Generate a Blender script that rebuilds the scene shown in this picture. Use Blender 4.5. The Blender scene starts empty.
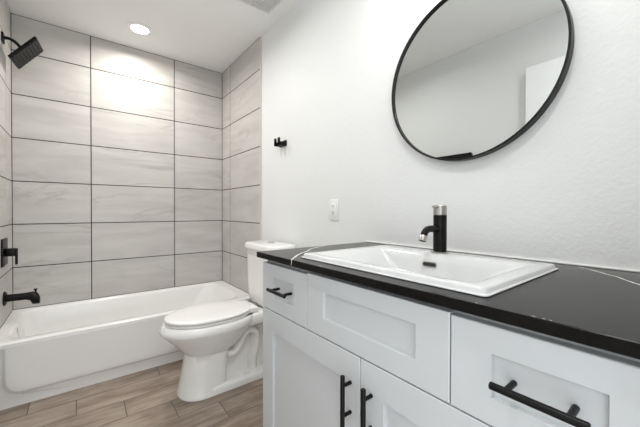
import bpy, bmesh, math, random
from mathutils import Vector, Matrix
random.seed(7)
S = bpy.context.scene
COL = S.collection
PI = math.pi

# ------------------------------------------------------------------ camera
YAW, PITCH, ROLL = 0.66605, -0.009616, 0.002449
FPX = 303.53
CAM = Vector((-1.1193, -3.0233, 1.0598))
fw = Vector((math.sin(YAW)*math.cos(PITCH), math.cos(YAW)*math.cos(PITCH), math.sin(PITCH)))
rt = Vector((math.cos(YAW), -math.sin(YAW), 0))
up = rt.cross(fw)
r2 = rt*math.cos(ROLL) + up*math.sin(ROLL)
u2 = -rt*math.sin(ROLL) + up*math.cos(ROLL)
cd = bpy.data.cameras.new('camera')
cam = bpy.data.objects.new('camera', cd)
COL.objects.link(cam)
cam.matrix_world = Matrix(((r2.x, u2.x, -fw.x, CAM.x), (r2.y, u2.y, -fw.y, CAM.y), (r2.z, u2.z, -fw.z, CAM.z), (0, 0, 0, 1)))
cd.sensor_width = 36.0
cd.lens = FPX/640*36.0
cd.clip_start = 0.01
S.camera = cam

# ------------------------------------------------------------------ world, exposure
S.view_settings.view_transform = 'Standard'
S.view_settings.look = 'None'
S.view_settings.gamma = 1.0
S.view_settings.use_curve_mapping = False
S.view_settings.exposure = 0.45
W = bpy.data.worlds.new('hall_daylight')
S.world = W
W.use_nodes = True
bg = W.node_tree.nodes['Background']
bg.inputs['Color'].default_value = (0.95, 0.98, 1.0, 1)      # daylight that comes in through the open doorway
bg.inputs['Strength'].default_value = 1.55
DOWNLIGHT_W = 6.8
ROOM_FILL_W = 5.0
DOOR_FILL_W = 4.3
VANITY_W = 1.1

# ------------------------------------------------------------------ materials
def new_mat(name):
    m = bpy.data.materials.new(name); m.use_nodes = True
    nt = m.node_tree
    return m, nt, nt.nodes['Principled BSDF']

def mat(name, col, rough=0.5, metal=0.0, bump=None, coat=0.0, spec=None):
    m, nt, b = new_mat(name)
    b.inputs['Base Color'].default_value = (*col, 1)
    b.inputs['Roughness'].default_value = rough
    b.inputs['Metallic'].default_value = metal
    if coat: b.inputs['Coat Weight'].default_value = coat; b.inputs['Coat Roughness'].default_value = 0.05
    if spec is not None: b.inputs['Specular IOR Level'].default_value = spec
    if bump:
        sc, st, dist = bump
        tc = nt.nodes.new('ShaderNodeTexCoord')
        n = nt.nodes.new('ShaderNodeTexNoise'); n.inputs['Scale'].default_value = sc; n.inputs['Detail'].default_value = 3
        nt.links.new(tc.outputs['Object'], n.inputs['Vector'])
        bp = nt.nodes.new('ShaderNodeBump'); bp.inputs['Strength'].default_value = st; bp.inputs['Distance'].default_value = dist
        nt.links.new(n.outputs['Fac'], bp.inputs['Height']); nt.links.new(bp.outputs['Normal'], b.inputs['Normal'])
    return m

def ramp(nt, stops):
    r = nt.nodes.new('ShaderNodeValToRGB')
    e = r.color_ramp.elements
    while len(e) < len(stops): e.new(0.5)
    for el, (p, c) in zip(e, stops):
        el.position = p; el.color = (*c, 1)
    return r

def mix(nt, kind, fac, a, b):
    m = nt.nodes.new('ShaderNodeMix'); m.data_type = 'RGBA'; m.blend_type = kind
    if isinstance(fac, float): m.inputs[0].default_value = fac
    else: nt.links.new(fac, m.inputs[0])
    for i, v in ((6, a), (7, b)):
        if isinstance(v, tuple): m.inputs[i].default_value = (*v, 1)
        else: nt.links.new(v, m.inputs[i])
    return m.outputs[2]

def island_vector(nt, scale, spread=37.0):
    """object coordinates stretched by scale and shifted by a random amount on each tile or plank"""
    g = nt.nodes.new('ShaderNodeNewGeometry')
    tc = nt.nodes.new('ShaderNodeTexCoord')
    mp = nt.nodes.new('ShaderNodeVectorMath'); mp.operation = 'MULTIPLY'; mp.inputs[1].default_value = scale
    nt.links.new(tc.outputs['Object'], mp.inputs[0])
    cb = nt.nodes.new('ShaderNodeMath'); cb.operation = 'MULTIPLY'; cb.inputs[1].default_value = spread
    nt.links.new(g.outputs['Random Per Island'], cb.inputs[0])
    ad = nt.nodes.new('ShaderNodeVectorMath'); ad.operation = 'ADD'
    nt.links.new(mp.outputs[0], ad.inputs[0]); nt.links.new(cb.outputs[0], ad.inputs[1])
    return ad.outputs[0], g

def tile_material():
    m, nt, b = new_mat('grey_veined_tile')
    v, g = island_vector(nt, (1.6, 1.6, 8.0))
    n1 = nt.nodes.new('ShaderNodeTexNoise'); n1.inputs['Scale'].default_value = 1.3; n1.inputs['Detail'].default_value = 5
    n1.inputs['Roughness'].default_value = 0.55; n1.inputs['Distortion'].default_value = 0.6
    nt.links.new(v, n1.inputs['Vector'])
    base = ramp(nt, [(0.3, (0.49, 0.475, 0.455)), (0.7, (0.60, 0.585, 0.565))])
    nt.links.new(n1.outputs['Fac'], base.inputs[0])
    # thin darker veins that run along the tile at a slight slant
    v2, _ = island_vector(nt, (0.9, 0.9, 4.2), 61.0)
    n2 = nt.nodes.new('ShaderNodeTexNoise'); n2.inputs['Scale'].default_value = 1.0; n2.inputs['Detail'].default_value = 4
    n2.inputs['Distortion'].default_value = 0.9
    nt.links.new(v2, n2.inputs['Vector'])
    vr = ramp(nt, [(0.47, (0, 0, 0)), (0.5, (1, 1, 1)), (0.512, (0, 0, 0))])
    nt.links.new(n2.outputs['Fac'], vr.inputs[0])
    n3 = nt.nodes.new('ShaderNodeTexNoise'); n3.inputs['Scale'].default_value = 0.9
    nt.links.new(v2, n3.inputs['Vector'])
    nr = ramp(nt, [(0.38, (0, 0, 0)), (0.66, (0.55, 0.55, 0.55))])
    nt.links.new(n3.outputs['Fac'], nr.inputs[0])
    f = nt.nodes.new('ShaderNodeMath'); f.operation = 'MULTIPLY'
    nt.links.new(vr.outputs[0], f.inputs[0]); nt.links.new(nr.outputs[0], f.inputs[1])
    c = mix(nt, 'MIX', f.outputs[0], base.outputs[0], (0.34, 0.325, 0.305))
    nt.links.new(c, b.inputs['Base Color'])
    b.inputs['Roughness'].default_value = 0.40
    return m

def plank_material():
    m, nt, b = new_mat('wood_look_plank')
    v, g = island_vector(nt, (3.0, 26.0, 1.0), 53.0)
    n1 = nt.nodes.new('ShaderNodeTexNoise'); n1.inputs['Scale'].default_value = 1.5; n1.inputs['Detail'].default_value = 7
    n1.inputs['Roughness'].default_value = 0.62; n1.inputs['Distortion'].default_value = 0.5
    nt.links.new(v, n1.inputs['Vector'])
    r = ramp(nt, [(0.28, (0.27, 0.205, 0.160)), (0.45, (0.375, 0.298, 0.240)), (0.60, (0.465, 0.382, 0.315)), (0.78, (0.56, 0.475, 0.405))])
    nt.links.new(n1.outputs['Fac'], r.inputs[0])
    v2, _ = island_vector(nt, (5.0, 9.0, 1.0), 29.0)
    n2 = nt.nodes.new('ShaderNodeTexNoise'); n2.inputs['Scale'].default_value = 0.9; n2.inputs['Detail'].default_value = 4
    nt.links.new(v2, n2.inputs['Vector'])
    r2_ = ramp(nt, [(0.35, (0.52, 0.49, 0.47)), (0.62, (0.84, 0.84, 0.84))])
    nt.links.new(n2.outputs['Fac'], r2_.inputs[0])
    c = mix(nt, 'MULTIPLY', 1.0, r.outputs[0], r2_.outputs[0])
    pr = ramp(nt, [(0.0, (0.86, 0.85, 0.84)), (1.0, (1.1, 1.1, 1.1))])
    nt.links.new(g.outputs['Random Per Island'], pr.inputs[0])
    c = mix(nt, 'MULTIPLY', 1.0, c, pr.outputs[0])
    nt.links.new(c, b.inputs['Base Color'])
    b.inputs['Roughness'].default_value = 0.42
    bp = nt.nodes.new('ShaderNodeBump'); bp.inputs['Strength'].default_value = 0.15; bp.inputs['Distance'].default_value = 0.002
    nt.links.new(n1.outputs['Fac'], bp.inputs['Height']); nt.links.new(bp.outputs['Normal'], b.inputs['Normal'])
    return m

def wall_paint():
    m, nt, b = new_mat('orange_peel_wall_paint')
    b.inputs['Base Color'].default_value = (0.80, 0.812, 0.81, 1)
    b.inputs['Roughness'].default_value = 0.48
    b.inputs['Specular IOR Level'].default_value = 0.22
    tc = nt.nodes.new('ShaderNodeTexCoord')
    n = nt.nodes.new('ShaderNodeTexNoise'); n.inputs['Scale'].default_value = 90; n.inputs['Detail'].default_value = 2
    n2 = nt.nodes.new('ShaderNodeTexNoise'); n2.inputs['Scale'].default_value = 30; n2.inputs['Detail'].default_value = 2
    nt.links.new(tc.outputs['Object'], n.inputs['Vector']); nt.links.new(tc.outputs['Object'], n2.inputs['Vector'])
    a = nt.nodes.new('ShaderNodeMath'); a.operation = 'ADD'
    nt.links.new(n.outputs['Fac'], a.inputs[0]); nt.links.new(n2.outputs['Fac'], a.inputs[1])
    bp = nt.nodes.new('ShaderNodeBump'); bp.inputs['Strength'].default_value = 0.3; bp.inputs['Distance'].default_value = 0.0025
    nt.links.new(a.outputs[0], bp.inputs['Height']); nt.links.new(bp.outputs['Normal'], b.inputs['Normal'])
    return m

def quartz():
    m, nt, b = new_mat('black_quartz')
    tc = nt.nodes.new('ShaderNodeTexCoord')
    n = nt.nodes.new('ShaderNodeTexNoise'); n.inputs['Scale'].default_value = 9; n.inputs['Detail'].default_value = 6
    nt.links.new(tc.outputs['Object'], n.inputs['Vector'])
    r = ramp(nt, [(0.3, (0.0035, 0.0026, 0.0022)), (0.75, (0.008, 0.0066, 0.006))])
    nt.links.new(n.outputs['Fac'], r.inputs[0]); nt.links.new(r.outputs[0], b.inputs['Base Color'])
    b.inputs['Roughness'].default_value = 0.2
    b.inputs['Specular IOR Level'].default_value = 0.12
    return m

M_TILE = tile_material()
M_GROUT = mat('dark_grey_grout', (0.045, 0.041, 0.038), 0.9)
M_PLANK = plank_material()
M_FGROUT = mat('floor_grout', (0.145, 0.125, 0.11), 0.9)
M_WALL = wall_paint()
M_WALLFLAT = mat('flat_wall_paint', (0.75, 0.76, 0.755), 0.6, bump=(70, 0.2, 0.002))
M_CEIL = mat('ceiling_paint', (0.90, 0.895, 0.885), 0.8)
M_CAB = mat('white_cabinet_paint', (0.57, 0.588, 0.600), 0.34)
M_CABIN = mat('cabinet_interior', (0.60, 0.60, 0.59), 0.6)
M_GLAZE = mat('glazed_white_china', (0.86, 0.855, 0.84), 0.12, coat=0.3)
M_SINK = mat('glazed_white_sink', (0.66, 0.67, 0.67), 0.10, coat=0.3)
M_TUB = mat('white_tub_enamel', (0.86, 0.858, 0.845), 0.16, coat=0.2)
M_SEAT = mat('white_seat_plastic', (0.86, 0.85, 0.835), 0.22)
M_BLACK = mat('matte_black_metal', (0.0035, 0.0035, 0.0035), 0.36, spec=0.22)
M_FRAME = mat('black_frame_metal', (0.004, 0.004, 0.004), 0.36, spec=0.3)
M_NOZZLE = mat('dark_grey_rubber', (0.010, 0.010, 0.010), 0.5, spec=0.2)
M_CHROME = mat('brushed_nickel', (0.47, 0.45, 0.42), 0.30, 1.0)
M_POLISH = mat('polished_chrome', (0.82, 0.82, 0.82), 0.10, 1.0)
M_MIRROR = mat('mirror_glass', (0.66, 0.675, 0.67), 0.0, 1.0)
M_QUARTZ = quartz()
M_VEIN_GLINT = mat('white_quartz_vein_and_glint', (0.72, 0.69, 0.64), 0.3)
M_PLASTIC = mat('white_plastic', (0.84, 0.84, 0.83), 0.35)
M_SLOT = mat('dark_slot', (0.02, 0.02, 0.02), 0.6)
M_GRILLE = mat('grey_white_grille', (0.82, 0.81, 0.79), 0.5)
M_TRIM = mat('white_trim_paint', (0.84, 0.84, 0.835), 0.35)
M_DOOR = mat('white_door_paint', (0.84, 0.85, 0.85), 0.4)
M_CAULK = mat('white_caulk', (0.86, 0.86, 0.85), 0.5)
M_EDGE = mat('tile_edge_trim', (0.62, 0.60, 0.575), 0.4)

def emit(name, col, s):
    m, nt, b = new_mat(name)
    b.inputs['Base Color'].default_value = (0.9, 0.9, 0.9, 1)
    b.inputs['Emission Color'].default_value = (*col, 1)
    b.inputs['Emission Strength'].default_value = s
    return m
M_LENS = emit('lit_lens', (1.0, 0.95, 0.87), 9.0)
M_BULB = emit('lit_opal_glass', (1.0, 0.97, 0.93), 6.0)

# ------------------------------------------------------------------ mesh helpers
def link(name, bm, m, parent=None, smooth=35.0):
    bmesh.ops.recalc_face_normals(bm, faces=bm.faces)
    me = bpy.data.meshes.new(name)
    bm.to_mesh(me); bm.free()
    for x in (m if isinstance(m, (list, tuple)) else [m]): me.materials.append(x)
    o = bpy.data.objects.new(name, me)
    COL.objects.link(o)
    if smooth:
        me.polygons.foreach_set('use_smooth', [True]*len(me.polygons))
        me.set_sharp_from_angle(angle=math.radians(smooth))
    if parent is not None:
        o.parent = parent
        o.matrix_parent_inverse = Matrix.Translation(-parent.location)
    return o

def thing(name, label, cat, loc, group=None):
    o = bpy.data.objects.new(name, None); COL.objects.link(o)
    o.empty_display_size = 0.05
    o.location = loc
    o['label'] = label; o['category'] = cat
    if group: o['group'] = group
    return o

def tag(o, label, cat):
    o['label'] = label; o['category'] = cat
    return o

def struct(o):
    o['kind'] = 'structure'
    return o

def box(bm, lo, hi, bev=0.0, seg=2, mi=0):
    x0, y0, z0 = [min(a, b) for a, b in zip(lo, hi)]; x1, y1, z1 = [max(a, b) for a, b in zip(lo, hi)]
    t = bmesh.new()
    v = [t.verts.new(c) for c in ((x0,y0,z0),(x1,y0,z0),(x1,y1,z0),(x0,y1,z0),(x0,y0,z1),(x1,y0,z1),(x1,y1,z1),(x0,y1,z1))]
    for f in ((3,2,1,0),(4,5,6,7),(0,1,5,4),(1,2,6,5),(2,3,7,6),(3,0,4,7)): t.faces.new([v[i] for i in f])
    if bev: bmesh.ops.bevel(t, geom=t.edges[:], offset=bev, segments=seg, profile=0.5, affect='EDGES')
    merge(bm, t, mi)

def merge(bm, t, mi=0):
    mp = {}
    for v in t.verts: mp[v] = bm.verts.new(v.co)
    for f in t.faces:
        try: nf = bm.faces.new([mp[v] for v in f.verts]); nf.material_index = mi
        except ValueError: pass
    t.free()

def loft(bm, rings, cap0=True, cap1=True, mi=0, closed=False):
    R = [[bm.verts.new(c) for c in r] for r in rings]
    n = len(R[0])
    pairs = list(zip(R[:-1], R[1:]))
    if closed: pairs.append((R[-1], R[0]))
    for a, b in pairs:
        for i in range(n):
            j = (i+1) % n
            f = bm.faces.new((a[i], a[j], b[j], b[i])); f.material_index = mi
    if not closed:
        for flag, r in ((cap0, R[0]), (cap1, R[-1])):
            if flag: bm.faces.new(r).material_index = mi
    return R

def catmull(P, n=8):
    P = [Vector(p) for p in P]
    Q = [P[0]*2-P[1]] + P + [P[-1]*2-P[-2]]
    out = []
    for i in range(1, len(Q)-2):
        a, b, c, d = Q[i-1:i+3]
        for k in range(n):
            t = k/n
            out.append(0.5*((2*b)+(c-a)*t+(2*a-5*b+4*c-d)*t*t+(3*b-a-3*c+d)*t**3))
    out.append(P[-1])
    return out

def tube(bm, path, r, n=16, mi=0, caps=True):
    path = [Vector(p) for p in path]
    rad = r if isinstance(r, (list, tuple)) else [r]*len(path)
    rings = []
    prev = None
    for i, p in enumerate(path):
        d = (path[min(i+1, len(path)-1)] - path[max(i-1, 0)]).normalized()
        if prev is None:
            h = Vector((0, 0, 1)) if abs(d.z) < 0.9 else Vector((1, 0, 0))
            a = d.cross(h).normalized()
        else:
            a = (prev - d*prev.dot(d)).normalized()
        prev = a
        b = d.cross(a)
        rings.append([p + (a*math.cos(2*PI*k/n) + b*math.sin(2*PI*k/n))*rad[i] for k in range(n)])
    loft(bm, rings, caps, caps, mi)

def lathe(bm, c, axis, prof, n=32, mi=0, cap0=True, cap1=True):
    """prof: list of (radius, distance along axis)"""
    c = Vector(c); d = Vector(axis).normalized()
    h = Vector((0, 0, 1)) if abs(d.z) < 0.9 else Vector((1, 0, 0))
    a = d.cross(h).normalized(); b = d.cross(a)
    loft(bm, [[c + d*t + (a*math.cos(2*PI*k/n) + b*math.sin(2*PI*k/n))*r for k in range(n)] for r, t in prof], cap0, cap1, mi)

def rrect(x0, x1, y0, y1, z, r, n=6):
    r = min(r, (x1-x0)/2-1e-4, (y1-y0)/2-1e-4)
    out = []
    for cx, cy, a0 in ((x1-r, y1-r, 0), (x0+r, y1-r, PI/2), (x0+r, y0+r, PI), (x1-r, y0+r, 3*PI/2)):
        for k in range(n+1):
            a = a0 + PI/2*k/n
            out.append(Vector((cx+r*math.cos(a), cy+r*math.sin(a), z)))
    return out

def bm_(): return bmesh.new()

# ------------------------------------------------------------------ room shell
XL, XR = -1.504, 0.0                      # tiled faces of the tub alcove
PL, PR = -1.512, 0.010                    # painted faces of the room
YB, YF = 0.0, -3.05
ZC = 2.44
TILE_Y = -0.824
G = 0.0068                                # grout joint

b = bm_()
# floor planks laid along x
box(b, (PL-0.1, YF-0.1, -0.05), (PR+0.1, 0.05, -0.0012), mi=1)
pitch, L = 0.1655, 0.6215
y1 = -0.698
k = 0
while y1 > YF-0.1:
    y0 = y1 - pitch
    x = -0.725 + (k-1)*-0.0 + 0.2067*(k-1) - 6*L if k >= 1 else -0.725-0.2067*0-6*L
    off = {0: -0.725, 1: -1.145}.get(k, -1.145 + 0.2067*(k-1))
    x = off - 8*L
    while x < PR+0.05:
        a0, a1 = max(x+0.0024, PL-0.05), min(x+L-0.0024, PR+0.05)
        if a1-a0 > 0.01:
            box(b, (a0, y0+0.0024, -0.006), (a1, y1-0.0024, 0.0), bev=0.0008, seg=1, mi=0)
        x += L
    y1 = y0; k += 1
box(b, (PL-0.05, -0.695, -0.006), (PR+0.05, 0.04, -0.0005), mi=0)
struct(link('floor', b, [M_PLANK, M_FGROUT], smooth=None))

b = bm_(); box(b, (PL-0.1, YF-0.1, ZC), (PR+0.1, 0.12, ZC+0.1)); struct(link('ceiling', b, M_CEIL, smooth=None))
b = bm_(); box(b, (PR, YF-0.1, -0.05), (PR+0.1, 0.12, ZC)); struct(link('wall_right', b, M_WALL, smooth=None))
b = bm_(); box(b, (PL-0.1, YF-0.1, -0.05), (PL, 0.12, ZC)); struct(link('wall_left', b, M_WALLFLAT, smooth=None))
# front wall behind the camera, with the open doorway
b = bm_()
DX0, DX1, DH = -1.445, -0.66, 2.11
box(b, (PL, YF-0.1, -0.0), (DX0, YF, ZC)); box(b, (DX1, YF-0.1, 0.0), (PR, YF, ZC)); box(b, (DX0, YF-0.1, DH), (DX1, YF, ZC))
struct(link('wall_front', b, M_WALLFLAT, smooth=None))

ZT = 0.351
zs = [ZC-0.004] + [2.1845-0.30683*i for i in range(6)] + [ZT+0.003]
def tile_rows(b, put):
    for i in range(len(zs)-1):
        z1 = zs[i] - (0 if i == 0 else G/2); z0 = zs[i+1] + (0 if i == len(zs)-2 else G/2)
        put(z0, z1)
# back wall
b = bm_()
box(b, (XL-0.004, 0.0009, -0.05), (XR+0.004, 0.12, ZC), mi=1)
xs = [XL+0.003, -1.0575, -0.4458, XR-0.003]
def put(z0, z1):
    for i in range(3):
        box(b, (xs[i]+(G/2 if i else 0), 0.0, z0), (xs[i+1]-(G/2 if i < 2 else 0), 0.006, z1), bev=0.0005, seg=1, mi=0)
tile_rows(b, put)
struct(link('wall_back', b, [M_TILE, M_GROUT], smooth=None))
# side panels of the alcove
for nm, x0, x1, gx0, gx1 in (('wall_right_tiled', XR, XR+0.005, XR+0.0009, PR), ('wall_left_tiled', XL-0.005, XL, PL, XL-0.0009)):
    b = bm_()
    box(b, (gx0, TILE_Y+0.001, 0.0), (gx1, 0.0009, ZC), mi=1)
    ys = [-0.004, -0.2065, TILE_Y]
    def put(z0, z1):
        for i in range(2):
            box(b, (x0, ys[i+1]+(G/2 if i == 0 else 0), z0), (x1, ys[i]-(G/2 if i else 0), z1), bev=0.0005, seg=1, mi=0)
    tile_rows(b, put)
    struct(link(nm, b, [M_TILE, M_GROUT], smooth=None))
b = bm_(); box(b, (XR-0.001, TILE_Y-0.007, 0.0), (PR, TILE_Y, ZC), 0.001, 1); struct(link('trim_1', b, M_EDGE, smooth=None))
b = bm_(); box(b, (PL, TILE_Y-0.007, 0.0), (XL+0.001, TILE_Y, ZC), 0.001, 1); struct(link('trim_2', b, M_EDGE, smooth=None))
b = bm_(); box(b, (PR-0.013, -1.972, 0.0), (PR, TILE_Y-0.008, 0.09), 0.002, 1); struct(link('baseboard_right', b, M_TRIM, smooth=None))
b = bm_(); box(b, (PL, YF, 0.0), (PL+0.013, TILE_Y-0.008, 0.09), 0.002, 1); struct(link('baseboard_left', b, M_TRIM, smooth=None))
# the room door, standing open against the left wall
b = bm_()
dx = -1.447
box(b, (dx-0.035, -3.03, 0.012), (dx, -2.205, 2.098), 0.002, 1)
door = struct(link('door_1', b, M_DOOR, smooth=None))
b = bm_()
lathe(b, (dx, -2.27, 0.96), (1, 0, 0), [(0.026, 0), (0.026, 0.006), (0.010, 0.008), (0.010, 0.040), (0.0, 0.041)], 20, cap1=False)
tube(b, [(dx+0.036, -2.27, 0.96), (dx+0.036, -2.38, 0.96)], 0.008, 12)
link('door_handle', b, M_BLACK, door)

# ------------------------------------------------------------------ bathtub
YT = -0.745
tub = thing('bathtub', 'white alcove bathtub with smooth apron front below the grey tiles', 'bathtub', (-0.75, -0.37, 0))
b = bm_()
tx0, tx1, ty0, ty1 = XL+0.001, XR-0.001, YT, -0.002
rings = []
rings.append(rrect(tx0, tx1, ty0, ty1, 0.326, 0.004))
rings.append(rrect(tx0, tx1, ty0, ty1, ZT-0.014, 0.004))
rings.append(rrect(tx0, tx1, ty0+0.004, ty1, ZT-0.004, 0.004))
rings.append(rrect(tx0, tx1, ty0+0.014, ty1, ZT, 0.004))
ix0, ix1, iy0, iy1 = tx0+0.050, tx1-0.085, ty0+0.066, ty1-0.040
rings.append(rrect(ix0, ix1, iy0, iy1, ZT, 0.11))
rings.append(rrect(ix0+0.006, ix1-0.008, iy0+0.006, iy1-0.006, ZT-0.004, 0.11))
rings.append(rrect(ix0+0.012, ix1-0.02, iy0+0.012, iy1-0.012, ZT-0.020, 0.11))
rings.append(rrect(ix0+0.020, ix1-0.09, iy0+0.025, iy1-0.022, ZT-0.12, 0.11))
rings.append(rrect(ix0+0.035, ix1-0.20, iy0+0.045, iy1-0.042, 0.10, 0.11))
rings.append(rrect(ix0+0.06, ix1-0.25, iy0+0.075, iy1-0.07, 0.068, 0.10))
rings.append(rrect(ix0+0.12, ix1-0.32, iy0+0.14, iy1-0.13, 0.060, 0.08))
loft(b, rings, cap0=False, cap1=True)
# side skirts below the rim
box(b, (tx0, ty0+0.03, 0.0), (tx0+0.004, ty1, 0.31)); box(b, (tx1-0.004, ty0+0.03, 0.0), (tx1, ty1, 0.31))
link('tub_shell', b, M_TUB, tub, smooth=50)
# apron: raised border left and below, slightly sunk field with a rounded lower corner
b = bm_()
def panel_loop(d, y):
    # loop of the apron field: open at the top, rounded corners below
    x0, x1, z0, z1, r = -1.455+d, -0.050-d, 0.060+d, 0.322, 0.075
    P = [Vector((x0, y, z1))]
    for kk in range(9):
        a = PI + PI/2*kk/8
        P.append(Vector((x0+r+r*math.cos(a), y, z0+r+r*math.sin(a))))
    for kk in range(9):
        a = 3*PI/2 + PI/2*kk/8
        P.append(Vector((x1-r+r*math.cos(a), y, z0+r+r*math.sin(a))))
    P.append(Vector((x1, y, z1)))
    return P
def outer_loop(y):
    P = panel_loop(0, y); n = len(P); Q = []
    for i, p in enumerate(P):
        q = p.copy()
        if i == 0: q.x, q.z = tx0, 0.322
        elif i == n-1: q.x, q.z = tx1, 0.322
        elif i <= 5: q.x, q.z = tx0, 0.322 + (0.0-0.322)*i/5
        elif i >= n-6: q.x, q.z = tx1, 0.322*(i-(n-6))/5
        else:
            q.z = 0.0
            q.x = tx0 + (tx1-tx0)*(i-5)/(n-11)
        Q.append(q)
    return Q
yb = YT+0.0145                              # face of the border
LO = [outer_loop(yb), panel_loop(0, yb), panel_loop(0.004, yb-0.0015), panel_loop(0.014, yb-0.0115), panel_loop(0.020, yb-0.013), panel_loop(0.045, yb-0.013)]
V = [[b.verts.new(p) for p in l] for l in LO]
for a_, c_ in zip(V[:-1], V[1:]):
    for i in range(len(a_)-1): b.faces.new((a_[i], a_[i+1], c_[i+1], c_[i]))
b.faces.new(V[-1])
topv = [v[0] for v in V] + [v[-1] for v in reversed(V)]
up_ = [b.verts.new((v.co.x, YT, 0.345)) for v in (topv[0], topv[-1])]
b.faces.new(topv + [up_[1], up_[0]])
link('apron', b, M_TUB, tub, smooth=40)
b = bm_()
lathe(b, (ix0+0.012, -0.355, 0.290), (1, 0, 0.12), [(0.034, 0), (0.034, 0.004), (0.028, 0.009), (0.012, 0.011), (0.012, 0.02), (0.0, 0.021)], 24, cap1=False)
link('overflow_cover', b, M_POLISH, tub)
b = bm_()
lathe(b, (-1.22, -0.36, 0.059), (0, 0, 1), [(0.034, 0), (0.034, 0.003), (0.022, 0.004), (0.022, 0.018), (0.0, 0.020)], 24, cap1=False)
link('drain', b, M_POLISH, tub)

# ------------------------------------------------------------------ shower fittings on the left tiled wall
FY = -0.31
sh = thing('rain_shower', 'black square rain shower head on a curved arm high on the left tile wall', 'shower', (XL, FY, 2.10))
b = bm_(); box(b, (XL, FY-0.028, 2.100), (XL+0.010, FY+0.028, 2.158), 0.003)
link('flange', b, M_BLACK, sh)
b = bm_()
tube(b, catmull([(XL+0.006, FY, 2.130), (-1.478, FY, 2.135), (-1.452, FY, 2.127), (-1.430, FY, 2.107), (-1.416, FY, 2.086)], 8), 0.0095, 14)
link('shower_arm', b, M_BLACK, sh)
nrm = Vector((0.781, -0.051, -0.622)).normalized(); f1 = Vector((0, 1, 0)); f1 = (f1 - nrm*f1.dot(nrm)).normalized(); f2 = f1.cross(nrm)
if f2.z < 0: f2 = -f2
e1 = f1*math.cos(0.08) + f2*math.sin(0.08); e2 = f2*math.cos(0.08) - f1*math.sin(0.08)
hc = Vector((-1.388, FY, 2.065)); hs = 0.0995
def slab(b, c, s1, s2, n0, n1, mi=0, bev=0.002):
    t = bmesh.new()
    v = [t.verts.new(c + e1*s1*i + e2*s2*j + nrm*kk) for kk in (n0, n1) for i, j in ((-1,-1),(1,-1),(1,1),(-1,1))]
    for f in ((3,2,1,0),(4,5,6,7),(0,1,5,4),(1,2,6,5),(2,3,7,6),(3,0,4,7)): t.faces.new([v[q] for q in f])
    bmesh.ops.bevel(t, geom=t.edges[:], offset=bev, segments=2, affect='EDGES')
    merge(b, t, mi)
b = bm_(); slab(b, hc, hs, hs, -0.014, 0.0, bev=0.001)
lathe(b, hc-nrm*0.034, nrm, [(0.012, 0), (0.017, 0.006), (0.017, 0.021)], 20)
head = link('head', b, M_BLACK, sh)
b = bm_()
slab(b, hc, hs*0.96, hs*0.96, -0.002, 0.0015, bev=0.0005)
for i in range(8):
    slab(b, hc + e2*((i-3.5)*hs*0.235), hs*0.93, hs*0.085, 0.0, 0.0045, bev=0.001)
link('nozzle_face', b, M_NOZZLE, head)

sv = thing('shower_valve', 'black square shower valve plate with lever handle on the left tile wall', 'shower valve', (XL, FY, 0.79))
b = bm_(); box(b, (XL, FY-0.085, 0.710), (XL+0.008, FY+0.085, 0.880), 0.003)
link('wall_plate', b, M_BLACK, sv)
b = bm_()
box(b, (XL+0.008, FY-0.022, 0.768), (XL+0.056, FY+0.022, 0.816), 0.004)
box(b, (XL+0.052, FY-0.012, 0.712), (XL+0.064, FY+0.012, 0.816), 0.003)
link('lever', b, M_BLACK, sv)

sp = thing('tub_spout', 'black tub spout with diverter knob over the left end of the bathtub', 'tub spout', (XL, FY, 0.505))
b = bm_(); lathe(b, (XL, FY, 0.502), (1, 0, 0), [(0.044, 0), (0.044, 0.007), (0.034, 0.013)], 28)
link('flange', b, M_BLACK, sp)
b = bm_()
prof = []
for t, hw, zb, zt in ((0.008, 0.024, 0.480, 0.526), (0.03, 0.023, 0.481, 0.525), (0.10, 0.022, 0.480, 0.524), (0.120, 0.023, 0.472, 0.526), (0.132, 0.024, 0.446, 0.527), (0.150, 0.024, 0.444, 0.522), (0.160, 0.023, 0.444, 0.508), (0.167, 0.020, 0.446, 0.490)):
    zc_, hh = (zb+zt)/2, (zt-zb)/2
    ring = []
    for q in range(20):
        a = 2*PI*q/20; c_, s_ = math.cos(a), math.sin(a)
        ring.append(Vector((XL+t, FY+hw*math.copysign(abs(c_)**0.7, c_), zc_+hh*math.copysign(abs(s_)**0.7, s_))))
    prof.append(ring)
loft(b, prof)
link('spout_body', b, M_BLACK, sp, smooth=50)
b = bm_(); lathe(b, (XL+0.146, FY, 0.521), (0, 0, 1), [(0.005, 0), (0.005, 0.012), (0.010, 0.017), (0.010, 0.022), (0.0, 0.0225)], 18, cap1=False)
link('diverter_knob', b, M_BLACK, sp)

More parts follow.
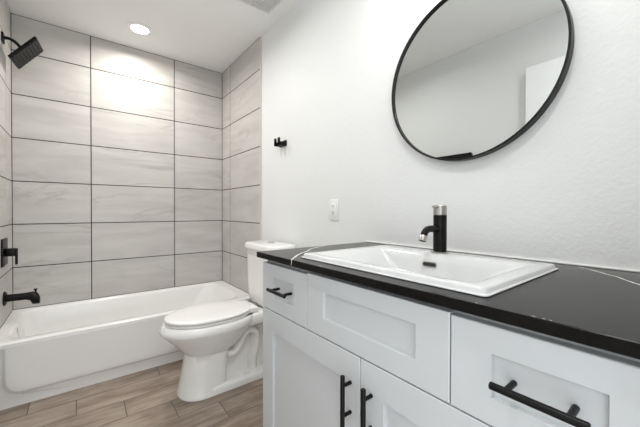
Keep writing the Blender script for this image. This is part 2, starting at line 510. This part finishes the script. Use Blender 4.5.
# ------------------------------------------------------------------ toilet
YC = -1.165
toi = thing('toilet', 'white two-piece toilet with closed lid between the bathtub and the vanity', 'toilet', (-0.4, YC, 0))
def egg(z, front, back, w, mid=None, e=2.0, n=56, eb=None):
    mid = (front+back)/2 if mid is None else mid
    out = []
    for k in range(n):
        t = 2*PI*k/n; c, s = math.cos(t), math.sin(t)
        L_ = (front-mid) if c >= 0 else (mid-back)
        ex = e if c >= 0 else (eb or e)
        a = mid + L_*math.copysign(abs(c)**(2/ex), c)
        y = w*math.copysign(abs(s)**(2/ex), s)
        out.append(Vector((-a, YC+y, z)))
    return out
b = bm_()
R_ = [egg(0.0, 0.692, 0.44, 0.132, 0.56, 2.2, eb=6),
      egg(0.010, 0.692, 0.44, 0.132, 0.56, 2.2, eb=6),
      egg(0.022, 0.686, 0.44, 0.126, 0.56, 2.2, eb=6),
      egg(0.10, 0.673, 0.44, 0.119, 0.55, 2.2, eb=6),
      egg(0.19, 0.655, 0.43, 0.112, 0.54, 2.2, eb=6),
      egg(0.228, 0.651, 0.42, 0.109, 0.53, 2.2, eb=5),
      egg(0.236, 0.660, 0.39, 0.117, 0.52, 2.2, eb=3.5),
      egg(0.258, 0.676, 0.345, 0.128, 0.51, 2.1, eb=3),
      egg(0.300, 0.716, 0.30, 0.152, 0.50, 2.1, eb=2.6),
      egg(0.340, 0.753, 0.27, 0.172, 0.50, 2.1, eb=2.5),
      egg(0.366, 0.779, 0.25, 0.184, 0.50, 2.1, eb=2.4),
      egg(0.374, 0.782, 0.24, 0.187, 0.50, 2.1, eb=2.4),
      egg(0.388, 0.778, 0.24, 0.185, 0.50, 2.1, eb=2.4),
      egg(0.404, 0.771, 0.235, 0.183, 0.50, 2.1, eb=2.4),
      egg(0.412, 0.765, 0.24, 0.175, 0.50, 2.1, eb=2.4)]
loft(b, R_)
# rear deck that carries the tank
dk = []
for z, i in ((0.330, 0.03), (0.345, 0.008), (0.36, 0.0), (0.404, 0.0), (0.412, 0.008)):
    dk.append(rrect(-0.40, -0.035-i, YC-0.125+i, YC+0.125-i, z, 0.05))
loft(b, dk)
# rear web and trapway
web = []
for z, w, a0 in ((0.0, 0.040, 0.10), (0.20, 0.028, 0.12), (0.30, 0.03, 0.10), (0.36, 0.06, 0.06)):
    web.append(rrect(-0.50, -a0, YC-w, YC+w, z, 0.03))
loft(b, web)
foot = []
for z, w, i in ((0.0, 0.132, 0.0), (0.030, 0.132, 0.0), (0.044, 0.124, 0.006), (0.048, 0.112, 0.016)):
    foot.append(rrect(-0.56, -0.10-i, YC-w, YC+w, z, 0.045))
loft(b, foot)
trap = catmull([(-0.50, YC, 0.270), (-0.44, YC, 0.200), (-0.385, YC, 0.180), (-0.340, YC, 0.225), (-0.305, YC, 0.285), (-0.260, YC, 0.295), (-0.228, YC, 0.255), (-0.232, YC, 0.18), (-0.250, YC, 0.11), (-0.250, YC, 0.03)], 7)
rings = []
for i, p in enumerate(trap):
    d = (trap[min(i+1, len(trap)-1)] - trap[max(i-1, 0)]).normalized()
    n_ = Vector((0, 1, 0)); m_ = d.cross(n_).normalized()
    rings.append([p + n_*0.082*math.cos(2*PI*k/18) + m_*0.034*math.sin(2*PI*k/18) for k in range(18)])
loft(b, rings)
link('bowl', b, M_GLAZE, toi, smooth=48)
b = bm_()
for s in (-1, 1):
    lathe(b, (-0.315, YC+s*0.100, 0.046), (0, 0, 1), [(0.015, 0), (0.015, 0.006), (0.011, 0.018), (0.0, 0.020)], 18, cap1=False)
    link('bolt_cap', b, M_SEAT, toi); b = bm_()
b.free()
b = bm_()
loft(b, [egg(0.414, 0.748, 0.262, 0.166, 0.50, 2.15), egg(0.418, 0.753, 0.256, 0.170, 0.50, 2.15), egg(0.427, 0.753, 0.256, 0.170, 0.50, 2.15), egg(0.430, 0.748, 0.262, 0.166, 0.50, 2.15)])
link('seat', b, M_SEAT, toi, smooth=50)
b = bm_()
loft(b, [egg(0.434, 0.752, 0.256, 0.169, 0.50, 2.15), egg(0.437, 0.758, 0.250, 0.174, 0.50, 2.15), egg(0.445, 0.758, 0.250, 0.174, 0.50, 2.15), egg(0.450, 0.751, 0.257, 0.168, 0.50, 2.15), egg(0.4525, 0.735, 0.270, 0.155, 0.50, 2.15), egg(0.454, 0.64, 0.36, 0.08, 0.50, 2.1)])
box(b, (-0.300, YC-0.100, 0.410), (-0.232, YC+0.100, 0.447), 0.010, 3)
link('lid', b, M_SEAT, toi, smooth=50)
b = bm_()
tk = []
for z, i, sd in ((0.413, 0.055, 0.07), (0.425, 0.022, 0.040), (0.445, 0.010, 0.026), (0.50, 0.004, 0.018), (0.64, 0.002, 0.008), (0.795, 0.0, 0.0)):
    tk.append(rrect(-0.205+i, -0.018, YC-0.224+sd, YC+0.188-sd, z, 0.065, 8))
loft(b, tk)
link('tank', b, M_GLAZE, toi, smooth=50)
b = bm_()
ld = []
for z, i in ((0.795, 0.006), (0.800, 0.0), (0.826, 0.0), (0.834, 0.004), (0.838, 0.014), (0.840, 0.05)):
    ld.append(rrect(-0.220+i, -0.010-i*0.5, YC-0.246+i, YC+0.203-i, z, 0.080, 8))
loft(b, ld)
lidt = link('tank_lid', b, M_GLAZE, toi, smooth=50)
b = bm_(); lathe(b, (-0.095, YC-0.01, 0.8395), (0, 0, 1), [(0.026, 0), (0.026, 0.003), (0.022, 0.0045), (0.0, 0.0047)], 28, cap1=False)
link('flush_button', b, M_CHROME, lidt)

# ------------------------------------------------------------------ vanity cabinet
VY0, VY1 = -3.018, -1.987
FX = -0.580
van = thing('vanity_cabinet', 'white shaker bathroom vanity cabinet under the black countertop', 'vanity cabinet', (-0.28, -2.5, 0))
b = bm_()
cx = FX+0.0205
pt = 0.018
box(b, (cx+0.019, VY1-pt, 0.0), (0.004, VY1, 0.8795)); box(b, (cx+0.019, VY0, 0.0), (0.004, VY0+pt, 0.8795))       # end panels
box(b, (cx+0.019, VY0+pt, 0.10), (0.004, VY1-pt, 0.118))                                              # bottom
box(b, (-0.004, VY0+pt, 0.118), (0.004, VY1-pt, 0.8795))                                               # back
for y0, y1_, z0, z1 in ((VY1-0.04, VY1, 0.10, 0.8795), (VY0, VY0+0.04, 0.10, 0.8795), (VY0+0.04, VY1-0.04, 0.83, 0.8795), (VY0+0.04, VY1-0.04, 0.675, 0.72), (VY0+0.04, VY1-0.04, 0.10, 0.14),
                        (-2.29, -2.25, 0.72, 0.83), (-2.75, -2.71, 0.72, 0.83)):
    box(b, (cx, y0, z0), (cx+0.019, y1_, z1))
box(b, (cx+0.060, VY0+pt, 0.0), (cx+0.075, VY1-pt, 0.10))                                             # toe kick
link('cabinet_body', b, M_CAB, van, smooth=None)

def shaker(b, y0, y1, z0, z1, stile, rail, x=FX, th=0.0195, dep=0.009, raw=None):
    iy0, iy1, iz0, iz1 = raw or (y0+stile, y1-stile, z0+rail, z1-rail)
    def loop(xx, a0, a1, c0, c1): return [Vector((xx, a0, c0)), Vector((xx, a1, c0)), Vector((xx, a1, c1)), Vector((xx, a0, c1))]
    e = 0.0015
    loft(b, [loop(x+th, y0, y1, z0, z1), loop(x+e, y0, y1, z0, z1), loop(x, y0+e, y1-e, z0+e, z1-e),
             loop(x, iy0, iy1, iz0, iz1), loop(x+0.001, iy0+0.0008, iy1-0.0008, iz0+0.0008, iz1-0.0008), loop(x+dep, iy0+0.0014, iy1-0.0014, iz0+0.0014, iz1-0.0014)])

def bar_pull(parent, c, axis, half, post):
    b = bm_()
    c = Vector(c); d = Vector(axis)
    xo = FX-0.028
    p = Vector((xo, c.y, c.z))
    h = half
    lathe(b, p-d*h, d, [(0.0, 0), (0.0048, 0.0), (0.006, 0.0012), (0.006, 2*h-0.0012), (0.0048, 2*h), (0.0, 2*h)], 18, cap0=False, cap1=False)
    for s in (-1, 1):
        q = c + d*post*s
        tube(b, [(xo, q.y, q.z), (FX+0.004+c.x, q.y, q.z)], 0.0048, 14)
    return link('handle', b, M_BLACK, parent)

ROW_B = 0.6985
b = bm_(); shaker(b, -2.2705, VY1-0.001, ROW_B, 0.8655, 0, 0, raw=(-2.199, -2.061, 0.747, 0.8200)); dl = link('drawer', b, M_CAB, van, smooth=None)
dl['label'] = 'small drawer front at the toilet end'
bar_pull(dl, (0.009, -2.133, 0.783), (0, 1, 0), 0.058, 0.039)
b = bm_(); shaker(b, -2.7290, -2.2730, ROW_B, 0.8705, 0, 0, raw=(-2.656, -2.352, 0.752, 0.8270)); ff = link('false_front', b, M_CAB, van, smooth=None)
ff['label'] = 'wide false drawer front without a handle'
b = bm_(); shaker(b, VY0+0.001, -2.7315, ROW_B, 0.8670, 0, 0, raw=(-2.948, -2.802, 0.745, 0.8205)); dr = link('drawer', b, M_CAB, van, smooth=None)
dr['label'] = 'small drawer front nearest the camera'
bar_pull(dr, (0.009, -2.873, 0.782), (0, 1, 0), 0.061, 0.039)
b = bm_(); shaker(b, -2.4970, VY1-0.001, 0.105, 0.6955, 0.074, 0.074); d1 = link('door', b, M_CAB, van, smooth=None)
d1['label'] = 'door on the toilet side'
bar_pull(d1, (0.0, -2.4655, 0.583), (0, 0, 1), 0.064, 0.038)
b = bm_(); shaker(b, VY0+0.001, -2.4992, 0.105, 0.6955, 0.074, 0.074); d2 = link('door', b, M_CAB, van, smooth=None)
d2['label'] = 'door on the camera side'
bar_pull(d2, (0.0, -2.5365, 0.583), (0, 0, 1), 0.064, 0.038)

# ------------------------------------------------------------------ countertop
CZ0, CZ1 = 0.8815, 0.9025
CX0, CX1, CY0, CY1 = -0.594, 0.0085, -3.040, -1.964
ct = thing('countertop', 'black quartz countertop with thin white veins on the white vanity', 'countertop', (-0.3, -2.5, CZ0))
b = bm_()
HX0, HX1, HY0, HY1 = -0.524, -0.180, -2.752, -2.196
def rl(z, i): return [Vector(c) for c in ((CX0+i, CY0+i, z), (CX1, CY0+i, z), (CX1, CY1-i, z), (CX0+i, CY1-i, z))]
def hl(z): return [Vector(c) for c in ((HX0, HY0, z), (HX1, HY0, z), (HX1, HY1, z), (HX0, HY1, z))]
loft(b, [hl(CZ0), rl(CZ0, 0.0015), rl(CZ0+0.0015, 0), rl(CZ1-0.0015, 0), rl(CZ1, 0.0015), hl(CZ1)], closed=True)
def vein_or_glint(b, pts, w, zoff=0.0004):
    P = catmull(pts, 6)
    rr = random.Random(3)
    prev = None
    for i, p in enumerate(P):
        d = (P[min(i+1, len(P)-1)] - P[max(i-1, 0)]).normalized()
        s = Vector((-d.y, d.x, 0)).normalized()
        ww = w*(0.55+0.9*rr.random())
        j = s*(rr.random()-0.5)*w*0.8
        v = [b.verts.new(p+s*ww+j), b.verts.new(p-s*ww+j)]
        if prev: b.faces.new((prev[0], prev[1], v[1], v[0])).material_index = 1
        prev = v
zt_ = CZ1+0.0004
vein_or_glint(b, [(CX0-0.0002, -2.208, zt_), (-0.545, -2.158, zt_), (-0.495, -2.112, zt_), (-0.44, -2.075, zt_), (-0.376, -2.022, zt_), (-0.30, -1.985, zt_), (-0.25, CY1-0.001, zt_)], 0.0030)
vein_or_glint(b, [(-0.012, -2.800, zt_), (-0.055, -2.842, zt_), (-0.097, -2.878, zt_), (-0.112, -2.894, zt_), (-0.150, -2.915, zt_), (-0.19, -2.943, zt_), (-0.27, -3.0, zt_), (-0.30, -3.035, zt_)], 0.0024)
for yy, ln in ((-2.345, 0.012), (-2.780, 0.004), (-2.862, 0.006), (-2.876, 0.004), (-2.885, 0.003)):  # tiny reflections on the front edge, painted as short white ribbons
    vein_or_glint(b, [(CX0+0.004, yy, zt_), (CX0+0.005, yy-ln/2, zt_), (CX0+0.004, yy-ln, zt_)], 0.0008)
# the vein runs on down the front edge
pv = None
for q, (yy, zz) in enumerate(((-2.208, CZ1), (-2.210, 0.896), (-2.2075, 0.890), (-2.2085, 0.885))):
    v = [b.verts.new((CX0-0.0004, yy+0.0022-0.0004*q, zz)), b.verts.new((CX0-0.0004, yy-0.0022+0.0004*q, zz))]
    if pv: b.faces.new((pv[0], pv[1], v[1], v[0])).material_index = 1
    pv = v
link('quartz_slab', b, [M_QUARTZ, M_VEIN_GLINT], ct, smooth=None)
b = bm_(); box(b, (0.003, CY0, CZ1), (PR-0.0005, CY1, CZ1+0.006), 0.002, 2)
link('caulk_line', b, M_CAULK, ct)

# ------------------------------------------------------------------ sink
snk = thing('sink', 'white rectangular drop-in sink set into the black countertop', 'sink', (-0.31, -2.475, CZ1))
b = bm_()
sx0, sx1, sy0, sy1 = -0.546, -0.104, -2.780, -2.184
T = CZ1+0.0155
def sr(i, z, r=0.012): return rrect(sx0+i, sx1-i, sy0+i, sy1-i, z, r)
bx0, bx1, by0, by1 = -0.508, -0.208, -2.738, -2.228      # bowl opening
def br(x0, x1, y0, y1, z, r): return rrect(x0, x1, y0, y1, z, r)
rings = [rrect(HX0+0.004, HX1-0.004, HY0+0.004, HY1-0.004, CZ1+0.0006, 0.012),
         sr(0.0015, CZ1+0.0004), sr(0.0, CZ1+0.0012), sr(0.0, CZ1+0.0030), sr(0.0015, CZ1+0.0038), sr(0.0045, CZ1+0.0042), sr(0.0055, CZ1+0.0060), sr(0.0065, CZ1+0.0115), sr(0.0085, T-0.0015, 0.010), sr(0.012, T, 0.010),
         br(bx0, bx1, by0, by1, T-0.001, 0.02),
         br(bx0+0.004, bx1-0.004, by0+0.006, by1-0.006, T-0.004, 0.02),
         br(bx0+0.012, bx1-0.010, by0+0.045, by1-0.045, T-0.024, 0.025),
         br(bx0+0.024, bx1-0.016, by0+0.085, by1-0.085, T-0.055, 0.03),
         br(bx0+0.036, bx1-0.026, by0+0.105, by1-0.105, T-0.090, 0.035),
         br(bx0+0.060, bx1-0.050, by0+0.135, by1-0.135, T-0.104, 0.03),
         br(bx0+0.125, bx1-0.115, by0+0.240, by1-0.240, T-0.110, 0.015)]
loft(b, rings, cap0=False)
# underside of the bowl
rings = [rrect(HX0+0.004, HX1-0.004, HY0+0.004, HY1-0.004, CZ1+0.0006, 0.012),
         br(bx0-0.001, bx1+0.006, by0+0.035, by1-0.035, T-0.030, 0.03),
         br(bx0+0.015, bx1-0.006, by0+0.075, by1-0.075, T-0.075, 0.03),
         br(bx0+0.045, bx1-0.035, by0+0.115, by1-0.115, T-0.118, 0.03)]
loft(b, rings, cap0=False)
link('basin', b, M_SINK, snk, smooth=42)
b = bm_()
n_ov = Vector((-1, 0, 0.22)).normalized()
oc = Vector((bx1-0.0125, -2.463, T-0.0345))
ax = Vector((0, 1, 0)); bx_ = n_ov.cross(ax)
def stad(r, hl_, off):
    out = []
    for k in range(24):
        a = 2*PI*k/24
        out.append(oc + ax*(r*math.cos(a) + math.copysign(hl_, math.cos(a))) + bx_*r*math.sin(a) + n_ov*off)
    return out
loft(b, [stad(0.0095, 0.0175, -0.004), stad(0.0095, 0.0175, 0.002), stad(0.0066, 0.0175, 0.0028), stad(0.0055, 0.0175, 0.0005)], cap0=True, cap1=False)
ov = link('overflow_ring', b, M_CHROME, snk)
b = bm_(); loft(b, [stad(0.0056, 0.0175, -0.001), stad(0.0056, 0.0175, 0.0008)])
link('overflow_slot', b, M_SLOT, ov)
b = bm_(); lathe(b, (-0.35, -2.475, T-0.1105), (0, 0, 1), [(0.022, 0), (0.022, 0.003), (0.017, 0.004), (0.0, 0.006)], 24, cap1=False)
link('drain', b, M_CHROME, snk)

# ------------------------------------------------------------------ faucet
FXc, FYc, FZ = -0.164, -2.466, T
fa = thing('faucet', 'black single-hole basin faucet with brushed nickel lever cap on the sink ledge', 'faucet', (FXc, FYc, FZ))
b = bm_(); lathe(b, (FXc, FYc, FZ-0.0005), (0, 0, 1), [(0.0275, 0), (0.0275, 0.004), (0.0225, 0.006)], 32)
link('base_ring', b, M_CHROME, fa)
ZJ = 1.0455                                # black body ends, nickel cap begins
b = bm_(); lathe(b, (FXc, FYc, FZ+0.004), (0, 0, 1), [(0.0215, 0), (0.0215, ZJ-FZ-0.004)], 36)
link('body', b, M_BLACK, fa)
b = bm_(); lathe(b, (FXc, FYc, ZJ), (0, 0, 1), [(0.0205, 0), (0.0218, 0.001), (0.0218, 0.031), (0.020, 0.033), (0.0, 0.0335)], 36, cap1=False)
box(b, (FXc-0.040, FYc-0.008, ZJ+0.024), (FXc, FYc+0.008, ZJ+0.032), 0.003)
lv = link('lever_cap', b, M_CHROME, fa)
b = bm_()
tube(b, catmull([(FXc-0.012, FYc, 0.998), (FXc-0.048, FYc, 1.001), (FXc-0.074, FYc, 0.9995), (FXc-0.090, FYc, 0.990), (FXc-0.097, FYc, 0.978)], 8), 0.0108, 18)
sp_ = link('spout', b, M_BLACK, fa)
b = bm_(); lathe(b, (FXc-0.0962, FYc, 0.980), (-0.40, 0, -0.92), [(0.0112, 0), (0.0120, 0.002), (0.0120, 0.017), (0.0105, 0.018)], 24, cap1=False)
aer = link('aerator', b, M_CHROME, sp_)
b = bm_(); lathe(b, Vector((FXc-0.0962, FYc, 0.980)) + Vector((-0.40, 0, -0.92)).normalized()*0.014, (-0.40, 0, -0.92), [(0.0100, 0), (0.0100, 0.0025)], 20)
link('aerator_screen', b, M_SLOT, sp_)

# ------------------------------------------------------------------ round mirror
MY, MZ, MR = -2.464, 1.5655, 0.3185
mir = thing('wall_mirror', 'large round mirror with thin black metal frame above the sink', 'mirror', (PR, MY, MZ))
b = bm_()
lathe(b, (PR, MY, MZ), (-1, 0, 0), [(MR-0.010, 0.001), (MR-0.001, 0.001), (MR, 0.002), (MR, 0.033), (MR-0.001, 0.034), (MR-0.006, 0.034), (MR-0.007, 0.033), (MR-0.007, 0.022)], 128, cap0=False, cap1=False)
link('frame', b, M_FRAME, mir, smooth=40)
b = bm_(); lathe(b, (PR, MY, MZ), (-1, 0, 0), [(MR-0.004, 0.008), (MR-0.004, 0.024), (0.0, 0.024)], 128, cap1=False)
link('glass', b, M_MIRROR, mir, smooth=30)

# ------------------------------------------------------------------ outlet, hook, towel bar
ou = thing('wall_outlet', 'white duplex electrical outlet on the wall above the countertop end', 'outlet', (PR, -1.716, 1.063))
b = bm_(); box(b, (PR-0.006, -1.752, 1.005), (PR, -1.680, 1.124), 0.002)
link('cover_plate', b, M_PLASTIC, ou)
b = bm_()
box(b, (PR-0.0085, -1.733, 1.031), (PR-0.004, -1.699, 1.098), 0.0012)
rc = link('receptacle', b, M_PLASTIC, ou)
b = bm_()
for zc_ in (1.047, 1.083):
    for dy in (-0.006, 0.006): box(b, (PR-0.0092, -1.716+dy-0.0012, zc_-0.001), (PR-0.008, -1.716+dy+0.0012, zc_+0.008))
    lathe(b, (PR-0.008, -1.716, zc_-0.007), (-1, 0, 0), [(0.0026, 0), (0.0026, 0.0012)], 10)
link('slots', b, M_SLOT, rc)

hk = thing('robe_hook', 'small black double robe hook on the white wall above the toilet', 'robe hook', (PR, -1.165, 1.54))
b = bm_(); box(b, (PR-0.010, -1.212, 1.512), (PR, -1.120, 1.553), 0.004)
link('back_plate', b, M_BLACK, hk)
for yy in (-1.190, -1.142):
    b = bm_()
    box(b, (PR-0.060, yy-0.010, 1.512), (PR-0.008, yy+0.010, 1.540), 0.004)
    box(b, (PR-0.060, yy-0.010, 1.512), (PR-0.046, yy+0.010, 1.566), 0.004)
    link('prong', b, M_BLACK, hk)

tb = thing('towel_bar', 'black towel bar on the opposite wall seen low in the mirror', 'towel bar', (PL, -1.5, 1.53))
b = bm_(); box(b, (PL+0.056, -1.820, 1.504), (PL+0.074, -1.19, 1.546), 0.006, 3)
link('bar', b, M_BLACK, tb)
for yy in (-1.775, -1.235):
    b = bm_(); lathe(b, (PL, yy, 1.535), (1, 0, 0), [(0.024, 0), (0.024, 0.006), (0.009, 0.008), (0.009, 0.066)], 20)
    link('post', b, M_BLACK, tb)

# ------------------------------------------------------------------ ceiling fittings
def lamp(name, loc, power, size, col, spread, parent, rot=(0, 0, 0)):
    l = bpy.data.lights.new(name, 'AREA'); l.shape = 'DISK'; l.size = size; l.energy = power; l.color = col; l.spread = math.radians(spread)
    o = bpy.data.objects.new(name, l); COL.objects.link(o)
    o.location = loc; o.rotation_euler = rot
    if parent:
        o.parent = parent; o.matrix_parent_inverse = Matrix.Translation(-parent.location)
    return o
def downlight(x, y, label, power, col):
    t = thing('recessed_downlight', label, 'ceiling light', (x, y, ZC))
    b = bm_(); lathe(b, (x, y, ZC), (0, 0, -1), [(0.092, 0), (0.092, 0.002), (0.088, 0.006), (0.062, 0.007), (0.060, 0.004)], 48, cap0=False, cap1=False)
    link('trim_ring', b, M_TRIM, t)
    b = bm_(); lathe(b, (x, y, ZC), (0, 0, -1), [(0.061, 0.0005), (0.061, 0.004), (0.0, 0.0042)], 48, cap1=False)
    link('lens', b, M_LENS, t)
    lamp('downlight_lamp', (x, y, ZC-0.012), power, 0.13, col, 166, t)
    return t
downlight(-0.765, -0.347, 'round recessed ceiling downlight over the bathtub', DOWNLIGHT_W, (1.0, 0.955, 0.885))

downlight(-0.78, -1.30, 'added unseen ceiling downlight in front of the toilet, mid-room fill', ROOM_FILL_W, (1.0, 0.99, 0.975))  # lamp added out of view to brighten the middle of the room
downlight(-0.92, -2.76, 'added unseen ceiling downlight just inside the doorway, wall fill', DOOR_FILL_W, (1.0, 0.995, 0.985))  # lamp added out of view to even the light on the vanity wall

fan = thing('exhaust_fan', 'square white exhaust fan grille on the ceiling above the toilet', 'exhaust fan', (-0.21, -1.245, ZC))
b = bm_()
fx0, fx1, fy0, fy1 = -0.345, -0.075, -1.385, -1.112
def fr(i, z): return [Vector(c) for c in ((fx0+i, fy0+i, z), (fx1-i, fy0+i, z), (fx1-i, fy1-i, z), (fx0+i, fy1-i, z))]
loft(b, [fr(0, ZC), fr(0.002, ZC-0.006), fr(0.010, ZC-0.010), fr(0.016, ZC-0.010), fr(0.017, ZC-0.004)], cap0=False, cap1=False)
link('grille_frame', b, M_TRIM, fan, smooth=None)
b = bm_(); box(b, (fx0+0.016, fy0+0.016, ZC-0.003), (fx1-0.016, fy1-0.016, ZC-0.0005)); link('recess', b, mat('dark_fan_recess', (0.16, 0.16, 0.155), 0.8), fan, smooth=None)
b = bm_()
n = 15
for i in range(n):
    x = fx0+0.018 + (fx1-fx0-0.036)*(i+0.5)/n
    box(b, (x-0.0020, fy0+0.016, ZC-0.0095), (x+0.0020, fy1-0.016, ZC-0.003))
    y = fy0+0.018 + (fy1-fy0-0.036)*(i+0.5)/n
    box(b, (fx0+0.016, y-0.0020, ZC-0.0093), (fx1-0.016, y+0.0020, ZC-0.003))
link('grille', b, M_GRILLE, fan, smooth=None)

# vanity light above the mirror (out of the picture; its light is what the mirror's shadow shows)
vl = thing('vanity_light', 'three-globe vanity light on the wall above the round mirror', 'wall light', (PR, MY, 2.24))
b = bm_(); box(b, (PR-0.025, MY-0.26, 2.21), (PR, MY+0.26, 2.27), 0.004); link('back_plate', b, M_BLACK, vl)
for k in (-1, 0, 1):
    yy = MY+0.2*k
    b = bm_(); tube(b, [(PR-0.02, yy, 2.24), (PR-0.145, yy, 2.24), (PR-0.145, yy, 2.22)], 0.008, 12); link('arm', b, M_BLACK, vl)
    b = bm_(); lathe(b, (PR-0.145, yy, 2.222), (0, 0, -1), [(0.02, 0), (0.045, 0.02), (0.05, 0.05), (0.045, 0.08), (0.02, 0.10), (0.0, 0.104)], 24, cap1=False); link('globe', b, M_BULB, vl)
    l = bpy.data.lights.new('globe_lamp', 'POINT'); l.energy = VANITY_W; l.shadow_soft_size = 0.035; l.color = (1.0, 0.98, 0.95)
    lo = bpy.data.objects.new('globe_lamp', l); COL.objects.link(lo); lo.location = (PR-0.145, yy, 2.10); lo.parent = vl; lo.matrix_parent_inverse = Matrix.Translation(-vl.location)
